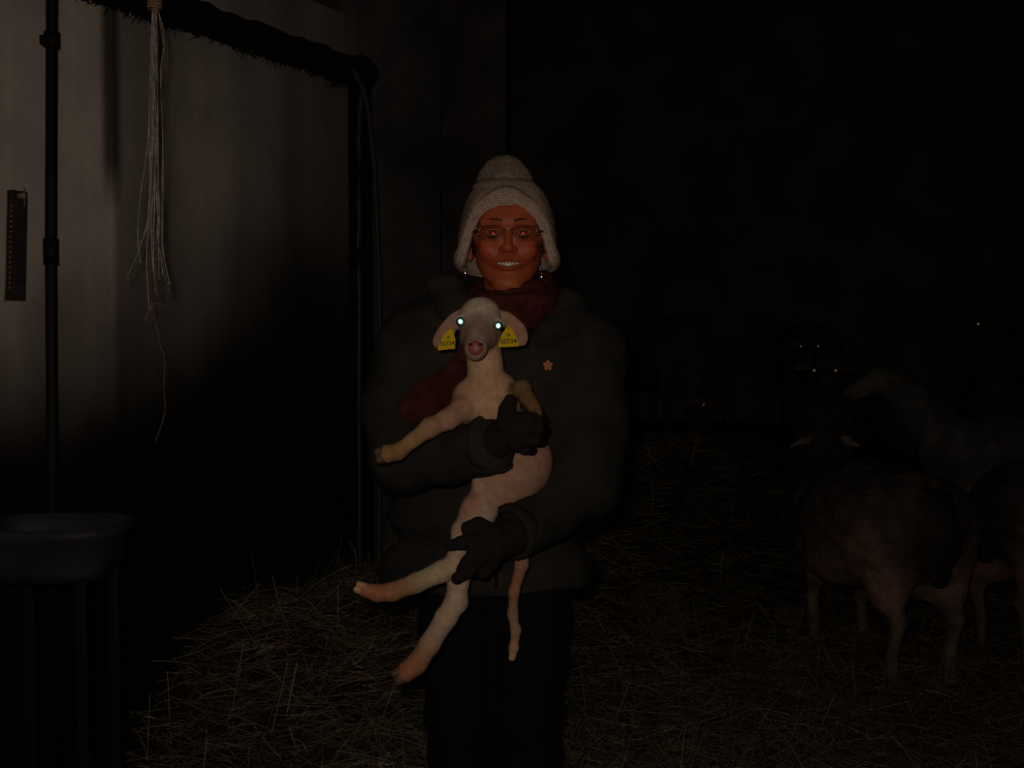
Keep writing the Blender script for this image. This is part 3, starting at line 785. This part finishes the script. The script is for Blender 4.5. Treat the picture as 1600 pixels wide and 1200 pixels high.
sm = o.modifiers.new('smooth', 'SMOOTH'); sm.iterations = 6; sm.factor = .5

# gloves
def glove(wrist, palm, fingers, thumb, rw=.034, rp=.028):
    fd = Field(); fd.cap(wrist, palm, rw, rp, k=.012)
    for base, mid, tip, r in fingers:
        fd.cap(palm, base, rp*.75, r*1.25, k=.012); fd.chain([base, mid, tip], [r*1.12, r*1.05, r*.9], k=.004)
    b, m_, t, r = thumb; fd.chain([palm if b is None else b, m_, t], [r*1.4, r*1.15, r*.95], k=.006)
    return fd.build('glove', .0026, M_glove, wm, lambda X: wav(X, [(300,200,380)], .0008))
G = lambda px, py, Y: tuple(P(px, py, Y))
glove(G(775,690,1.875), G(803,668,1.845), [
    (G(822,655,1.825), G(840,652,1.835), G(849,655,1.87), .0115),
    (G(820,670,1.823), G(840,669,1.832), G(850,672,1.87), .012),
    (G(815,684,1.825), G(834,687,1.832), G(846,690,1.87), .0115),
    (G(806,695,1.83), G(820,701,1.838), G(832,704,1.87), .010)],
    (G(790,660,1.83), G(792,640,1.825), G(797,626,1.835), .0125))
glove(G(800,838,1.875), G(768,850,1.845), [
    (G(742,846,1.825), G(722,848,1.815), G(703,852,1.825), .0115),
    (G(745,862,1.82), G(730,880,1.81), G(722,890,1.818), .012),
    (G(748,872,1.825), G(732,892,1.812), G(714,904,1.82), .0118),
    (G(768,880,1.835), G(755,895,1.835), G(745,893,1.86), .0105)],
    (G(772,835,1.835), G(748,822,1.822), G(731,825,1.82), .0135), .036, .034)

# trousers and boots
fd = Field(); Y_ = 2.22
fd.ell((X0, Y_, .90), (.155,.12,.12), k=.03)
for s in (-1, 1):
    fd.chain([(X0+s*.078-.005, Y_, .86), (X0+s*.075, Y_-.01, .50), (X0+s*.080, Y_+.02, .14)], [.092,.072,.066], k=.02)
fd.build('trousers', .010, M_trouser, wm, lambda X: wav(X, [(30,20,40)], .006), lambda X: .08 - X[...,2])
for s in (-1, 1):
    fd = Field(); fd.cap((X0+s*.083, Y_+.02, .22), (X0+s*.085, Y_+.02, .06), .058, .05, k=.02); fd.cap((X0+s*.085, Y_+.03, .05), (X0+s*.10, Y_-.14, .042), .048, .042, k=.03)
    fd.build('boot', .007, M_boot, wm, None, lambda X: .002 - X[...,2])

# ================================================================== THE LAMB
lb = thing('lamb', 'white newborn lamb with yellow ear tags held upright in the woman\'s gloved hands', 'lamb', P(770, 740, 1.93))
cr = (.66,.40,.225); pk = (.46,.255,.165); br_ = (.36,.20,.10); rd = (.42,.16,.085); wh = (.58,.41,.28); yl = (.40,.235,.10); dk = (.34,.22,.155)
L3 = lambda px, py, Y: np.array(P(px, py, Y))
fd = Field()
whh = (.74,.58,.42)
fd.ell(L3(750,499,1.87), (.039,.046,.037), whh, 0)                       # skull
fd.ell(L3(752,483,1.865), (.024,.026,.017), whh, .018)
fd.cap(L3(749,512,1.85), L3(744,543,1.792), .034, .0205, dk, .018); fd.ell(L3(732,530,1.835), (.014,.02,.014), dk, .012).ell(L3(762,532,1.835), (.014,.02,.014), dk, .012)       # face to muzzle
fd.cap(L3(749,500,1.838), L3(745,528,1.795), .012, .010, (.46,.33,.25), .010)
fd.ell(L3(743,547,1.787), (.0165,.014,.0145), (.5,.3,.25), .008)
fd.ell(L3(742,556,1.795), (.013,.013,.0075), wh, .005)                 # chin
for px, py in ((719,503),(779,510)):
    fd.ell(L3(px,py-4,1.842), (.011,.012,.010), (.5,.42,.34), .008)
    fd.ell(L3(px,py-1,1.828), (.0085,.012,.0085), k=.004, sub=True)
# neck, chest, trunk
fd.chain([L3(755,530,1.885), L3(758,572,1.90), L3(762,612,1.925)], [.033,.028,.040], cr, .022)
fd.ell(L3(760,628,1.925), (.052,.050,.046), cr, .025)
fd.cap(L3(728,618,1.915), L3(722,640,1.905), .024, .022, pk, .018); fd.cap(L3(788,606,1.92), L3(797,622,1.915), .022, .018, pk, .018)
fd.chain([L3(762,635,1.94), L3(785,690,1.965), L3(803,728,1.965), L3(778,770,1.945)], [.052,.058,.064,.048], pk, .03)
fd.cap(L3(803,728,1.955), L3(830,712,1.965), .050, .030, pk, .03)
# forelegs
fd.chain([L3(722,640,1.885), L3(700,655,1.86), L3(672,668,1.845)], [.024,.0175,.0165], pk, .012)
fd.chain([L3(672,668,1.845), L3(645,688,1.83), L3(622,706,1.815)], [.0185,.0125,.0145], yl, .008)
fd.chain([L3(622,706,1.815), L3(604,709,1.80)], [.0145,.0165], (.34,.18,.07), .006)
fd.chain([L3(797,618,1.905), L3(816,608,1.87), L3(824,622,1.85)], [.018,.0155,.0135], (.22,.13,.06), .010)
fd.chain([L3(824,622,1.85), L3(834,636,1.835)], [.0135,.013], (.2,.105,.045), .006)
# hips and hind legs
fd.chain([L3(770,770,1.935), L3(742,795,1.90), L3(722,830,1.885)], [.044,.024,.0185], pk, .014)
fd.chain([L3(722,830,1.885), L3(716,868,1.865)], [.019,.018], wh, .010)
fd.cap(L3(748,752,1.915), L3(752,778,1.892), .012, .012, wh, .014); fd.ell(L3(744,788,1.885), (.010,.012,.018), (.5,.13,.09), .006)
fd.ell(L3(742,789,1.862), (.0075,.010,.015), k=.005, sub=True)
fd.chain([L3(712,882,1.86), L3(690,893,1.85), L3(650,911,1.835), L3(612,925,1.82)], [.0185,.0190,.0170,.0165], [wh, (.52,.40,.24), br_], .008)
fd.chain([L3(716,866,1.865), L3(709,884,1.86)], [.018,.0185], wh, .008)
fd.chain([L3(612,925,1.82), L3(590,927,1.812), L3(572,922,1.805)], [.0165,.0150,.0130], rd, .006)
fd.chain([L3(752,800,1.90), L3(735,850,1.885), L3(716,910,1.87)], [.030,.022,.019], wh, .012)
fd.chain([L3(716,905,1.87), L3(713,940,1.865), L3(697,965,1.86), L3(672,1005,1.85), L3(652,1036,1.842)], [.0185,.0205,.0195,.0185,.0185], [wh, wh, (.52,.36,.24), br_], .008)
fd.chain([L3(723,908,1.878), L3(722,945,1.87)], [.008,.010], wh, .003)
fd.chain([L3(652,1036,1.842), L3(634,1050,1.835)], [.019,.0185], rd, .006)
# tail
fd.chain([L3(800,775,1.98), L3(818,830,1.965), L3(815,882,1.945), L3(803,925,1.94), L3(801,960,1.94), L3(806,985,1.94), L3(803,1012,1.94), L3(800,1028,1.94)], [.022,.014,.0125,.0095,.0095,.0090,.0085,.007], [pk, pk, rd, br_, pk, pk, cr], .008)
# ears: leaf-shaped shells growing out of the skull
earpts = {-1: [((717,492),.006,1.868),((707,502),.0112,1.862),((696,521),.0160,1.855),((685,539),.0135,1.848)],
          1: [((782,493),.007,1.868),((795,500),.0120,1.862),((808,517),.0172,1.855),((815,533),.0125,1.848)]}
def ear(s):
    pts = earpts[s]
    for (a, ra, ya), (b, rb, yb) in zip(pts[:-1], pts[1:]):
        for k in range(3):
            q0 = Vector((*a, 0)).lerp(Vector((*b, 0)), k/3); r_ = ra+(rb-ra)*k/3; y = ya+(yb-ya)*k/3
            d = Vector((b[0]-a[0], -(b[1]-a[1]))).normalized(); ang = math.atan2(d.y, d.x)
            R = np.array(Matrix.Rotation(-ang, 3, 'Y')) if False else np.array(((math.cos(ang), 0, math.sin(ang)), (0, 1, 0), (-math.sin(ang), 0, math.cos(ang)))).T
            R = np.array(((math.cos(ang), 0, -math.sin(ang)), (0, 1, 0), (math.sin(ang), 0, math.cos(ang))))
            fd.ell(L3(q0.x, q0.y, y), (.0165, .0042, r_), (.42,.22,.15) if k+1 else pk, .005, R=R)
ear(-1); ear(1)
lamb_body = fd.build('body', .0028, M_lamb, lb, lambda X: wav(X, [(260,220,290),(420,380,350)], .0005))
bpy.context.view_layer.update()
for i, (px, py) in enumerate(((719.5,502.5),(778.5,509))):
    c = P(px, py, 1.836); e = ball('eye', c, .0088, M_tapetum_rim, lb, (1,.9,1)); d = (cam.location-c).normalized()
    q = disc('pupil', c+d*.0082, .0072, M_tapetum, e, rx=.0066, dome=.02, ang=.5 if i == 0 else 0)
# nose pad, nostrils, mouth
c = P(743, 545, 1.772)
fn = Field(); fn.ell(P(743,544,1.7735), (.0130,.0048,.0125), k=0)
fn.cap(P(735,549.5,1.7675), P(743,547,1.766), .0012, .0010, k=.001, sub=True); fn.cap(P(743,547,1.766), P(751,549.5,1.7675), .0010, .0012, k=.001, sub=True)
for s in (-1,1):
    fn.cap(P(743+s*9,537.5,1.768), P(743+s*5,541,1.7675), .0034, .0018, k=.0015, sub=True)
    ball('nostril', P(743+s*8,538,1.7695), .0030, M_dark, lb, (1.25,.5,.8), 14)
fn.build('nose', .0009, M_nose, lb)
# ear tags
def ear_tag(outline, txt, off, tilt):
    c = Vector((sum(p[0] for p in outline)/len(outline), sum(p[1] for p in outline)/len(outline)))
    Y0 = 1.836
    n = len(outline); fr = [P(x, y, Y0) for x, y in outline]; v = fr + [p+Vector((0,.0022,0)) for p in fr]
    f = [tuple(range(n))[::-1], tuple(n+k for k in range(n))] + [(k, (k+1)%n, n+(k+1)%n, n+k) for k in range(n)]
    t = from_pydata('ear_tag', v, f, M_tag, lb, False); t['label'] = 'yellow plastic ear tag with black numbers'
    bm = bmesh.new(); bm.from_mesh(t.data); bmesh.ops.recalc_face_normals(bm, faces=bm.faces); bm.to_mesh(t.data); bm.free()
    for s_, size, dx, dy in txt:
        cu = bpy.data.curves.new('number', 'FONT'); cu.body = s_; cu.size = size; cu.align_x = 'CENTER'; cu.align_y = 'CENTER'; cu.extrude = .0003; cu.offset = .00018
        to = bpy.data.objects.new('tmp', cu); COL.objects.link(to); bpy.context.view_layer.update()
        me = bpy.data.meshes.new_from_object(to.evaluated_get(bpy.context.evaluated_depsgraph_get())); bpy.data.objects.remove(to)
        pos = P(off[0]+dx, off[1]+dy, Y0-.0006); R = Matrix.Translation(pos) @ Matrix.Rotation(math.pi/2, 4, 'X') @ Matrix.Rotation(tilt, 4, 'Z')
        me.transform(R); me.name = 'printed_number'; link_mesh('printed_number', me, M_ink, t, False)
    sc = P(off[0]+off[2], off[1]-17, Y0-.001); disc('stud', sc, .003, M_tag, t, dome=.5)
ear_tag([(790.5,512.5),(795,511.5),(799.5,513),(804,521),(808,530),(811,541),(795,542),(778,542.5),(779.5,536),(784,522)], [('50734', .0118, 0, 6), ('FR', .0065, 0, -4)], (794.5,527.5,0), 0.04)
ear_tag([(700,516),(705,514.5),(709.5,517),(709,522),(711.5,530),(711,545),(698,546),(684,548),(686,540),(692,526)], [('50734', .0104, 0, 7), ('FR', .006, 1.5, -3)], (699,530,5), 0.06)
# hooves
def hoof(a, b, r):
    a, b = Vector(a), Vector(b); f = Field(); d = (b-a).normalized(); sd = d.cross(Vector((0,1,0))); sd = sd.normalized()
    for s in (-1, 1): f.cap(a+sd*s*r*.42, b+sd*s*r*.45, r*.66, r*.52, k=.0015)
    return f.build('hoof', .0018, M_hoof, lb)
hoof(P(604,709,1.80), P(592,712,1.79), .0150); hoof(P(834,636,1.835), P(838,648,1.83), .0125)
hh = hoof(P(572,922,1.805), P(559,917,1.798), .0115); hoof(P(630,1052,1.833), P(620,1058,1.826), .0165)
hh.data.materials[0] = mat('pale_hoof', (.5,.27,.11), .4, .4); hh['label'] = 'pale amber hoof'

# ================================================================== THE FLOCK
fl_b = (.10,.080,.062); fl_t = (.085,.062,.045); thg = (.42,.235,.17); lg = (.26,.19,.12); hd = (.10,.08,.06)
def sheep_fields(head='away', legs=True, fleece=fl_b, headc=hd, hz=.78, hturn=0.):
    """sheep in its own space: faces +Y, feet at z = 0, rump at y = -.35"""
    f = Field()
    f.ell((0,-.02,.60), (.245,.42,.225), fleece, 0); f.ell((0,.20,.58), (.20,.22,.215), fleece, .08)
    f.ell((0,-.26,.61), (.215,.19,.20), fleece, .07); f.ell((0,-.05,.50), (.25,.30,.18), fleece, .08)
    for s in (-1, 1):
        f.cap((s*.15,-.27,.56), (s*.125,-.32,.37), .115, .07, thg, .05)                # thigh
        f.cap((s*.10,-.30,.42), (s*.115,-.30,.36), .07, .06, thg, .05)
        f.chain([(s*.125,-.31,.38), (s*.12,-.38,.27), (s*.12,-.35,.14), (s*.12,-.345,.035)], [.060,.030,.021,.024], lg, .02)
        f.chain([(s*.115,.28,.46), (s*.115,.27,.30), (s*.115,.29,.20), (s*.115,.275,.035)], [.07,.036,.024,.024], lg, .025)
        f.ell((s*.065,-.22,.385), (.075,.09,.075), thg, .04)                          # udder
    f.chain([(0,-.42,.68), (0,-.455,.57), (0,-.45,.44)], [.065,.062,.035], (.05,.038,.03), .05)
    f.ell((-.20,-.02,.44), (.09,.20,.09), thg, .06)  # tail
    ht = np.array((hturn, .60, hz+.06))
    f.chain([(0,.33,.68), (hturn*.6,.50,hz-.02), ht], [.13,.085,.07], fleece, .05)
    return f, ht
def make_sheep(label, loc, rotz, head_dir=(0,1,-.35), hz=.80, hturn=0., headc=hd, fleece=fl_b, scale=1., eyes=(), eyecol=None, group=None, res=.014, earw=.13, wide=1.):
    f, ht = sheep_fields(fleece=fleece, hz=hz, hturn=hturn)
    hdv = Vector(head_dir).normalized(); ht = Vector(ht); nz = ht + hdv*.19
    f.ell(ht+hdv*.02, (.065,.065,.065), headc, .03); f.cap(ht+hdv*.03, nz, .058, .036, headc, .03)
    sd = hdv.cross(Vector((0,0,1))).normalized()
    for s in (-1, 1): f.chain([ht+sd*s*.05+Vector((0,0,.02)), ht+sd*s*(.05+earw*.4)+Vector((0,0,.012)), ht+sd*s*(.05+earw)-Vector((0,0,.018))], [.018,.026,.009], headc if s < 0 else tuple(q*1.5 for q in headc), .012)
    if wide != 1:
        for q in f.p[:4]:
            q[2][0] *= wide
    v, fc, c = f.mesh(res, lambda X: wav(X, [(34,30,38),(60,55,70)], .014)*np.clip((X[...,2]-.38)*6, 0, 1))
    root = thing('sheep', label, 'sheep', loc, group); 
    me = bpy.data.meshes.new('body'); me.from_pydata([tuple(map(float, p)) for p in v], [], [tuple(map(int, q)) for q in fc]); me.update(); set_col(me, c)
    me.transform(Matrix.Scale(scale, 4)); o = bpy.data.objects.new('body', me); COL.objects.link(o); me.materials.append(M_sheep); me.polygons.foreach_set('use_smooth', [True]*len(me.polygons)); o.parent = root
    root.rotation_euler = (0, 0, rotz)
    Mw = Matrix.Translation(Vector(loc)) @ Matrix.Rotation(rotz, 4, 'Z') @ Matrix.Scale(scale, 4)
    for s in eyes:
        cl_ = ht + hdv*.075 + sd*s*.056 + Vector((0,0,.022)); cw_ = Mw @ cl_; bd_ = (cam.location-cw_).normalized()
        me = bpy.data.meshes.new('eye'); b2 = bmesh.new(); bmesh.ops.create_uvsphere(b2, u_segments=16, v_segments=10, radius=.016); b2.to_mesh(me); b2.free()
        e = bpy.data.objects.new('eye', me); COL.objects.link(e); me.materials.append(M_tapetum_rim); e.parent = root; e.location = cl_*scale
        q = disc('pupil', Vector((0,0,0)), .0045, eyecol, None); mt = Matrix.Translation(-Vector((0,0,0)))
        bpy.data.objects.remove(q)
        # rebuild the small reflecting pupil in the eye's own space
        nl = (Mw.to_3x3().inverted() @ ((cam.location+FLASH)/2-cw_).normalized()).normalized()
        R = nl.to_track_quat('Z', 'Y').to_matrix(); n = 14; vv = [nl*.0185]+[nl*.018+R @ Vector((.0065*math.cos(2*math.pi*k/n), .0065*math.sin(2*math.pi*k/n), 0)) for k in range(n)]
        vv += [p-nl*.006 for p in vv[1:]]; ff = [(0,1+k,1+(k+1)%n) for k in range(n)]+[(1+k, 1+n+k, 1+n+(k+1)%n, 1+(k+1)%n) for k in range(n)]
        m3 = bpy.data.meshes.new('pupil'); m3.from_pydata([tuple(p) for p in vv], [], ff); m3.materials.append(eyecol); q = bpy.data.objects.new('pupil', m3); COL.objects.link(q); q.parent = e
    return root
def eyem(n, c): return mat(n, c, .25, .5, metal=1)
_thg, _lg = thg, lg
def place(label, px, py, Yh, rotz, head_dir=(0,1,-.55), scale=1., **k):
    """stands a sheep so that the middle of its eyes lies at the given height and bearing"""
    tgt = P(px, py, Yh); Rz = Matrix.Rotation(rotz, 3, 'Z'); hd_ = Vector(head_dir).normalized()
    off = Rz @ (Vector((k.get('hturn', 0.), .60, 0)) + hd_*.075)*scale
    x, y = tgt.x-off.x, tgt.y-off.y; z = gz(x, y)
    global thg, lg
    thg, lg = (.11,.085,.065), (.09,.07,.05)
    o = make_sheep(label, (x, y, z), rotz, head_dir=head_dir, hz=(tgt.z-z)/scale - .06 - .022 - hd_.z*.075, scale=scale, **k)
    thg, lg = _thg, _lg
    return o
ewe = make_sheep('large ewe seen from behind at right, pale thighs and legs lit', (1.485, 4.18, 0), math.radians(11), head_dir=(.05,1,-.15), hz=.785, hturn=.10, headc=(.24,.20,.15), scale=1.0, res=.012, earw=.12, wide=1.22)
make_sheep('grey sheep standing side on just behind the large ewe', (2.50, 5.05, gz(2.5,5.05)), math.radians(82), head_dir=(-.2,1,-.35), hz=.92, fleece=(.13,.115,.10), headc=(.17,.14,.11), scale=1.05)
place('sheep with two blue glinting eyes, back row of the flock', 1265, 541, 7.0, math.pi-.27, scale=1.02, eyes=(-1,1), eyecol=eyem('blue_shine', (.35,.4,1.)))
place('sheep with two orange glinting eyes, just below the blue pair', 1289, 579, 5.6, math.pi-.29, eyes=(-1,1), eyecol=eyem('orange_shine', (.8,.45,.22)))
place('sheep at far right showing one yellow glinting eye', 1545, 506, 6.1, math.radians(150), head_dir=(.3,1,-.2), scale=1.08, eyes=(1,), eyecol=eyem('yellow_shine', (1.,.9,.45)))
place('sheep with one red glinting eye, nearest the woman\'s shoulder', 1112, 632, 6.5, math.radians(200), head_dir=(.1,1,-.5), eyes=(1,), eyecol=eyem('red_shine', (.8,.12,.08)))
make_sheep('shaggy sheep cut off by the right edge of the photo', (2.37, 4.33, 0), math.radians(-70), hz=.7, fleece=(.09,.075,.062), scale=1.0)
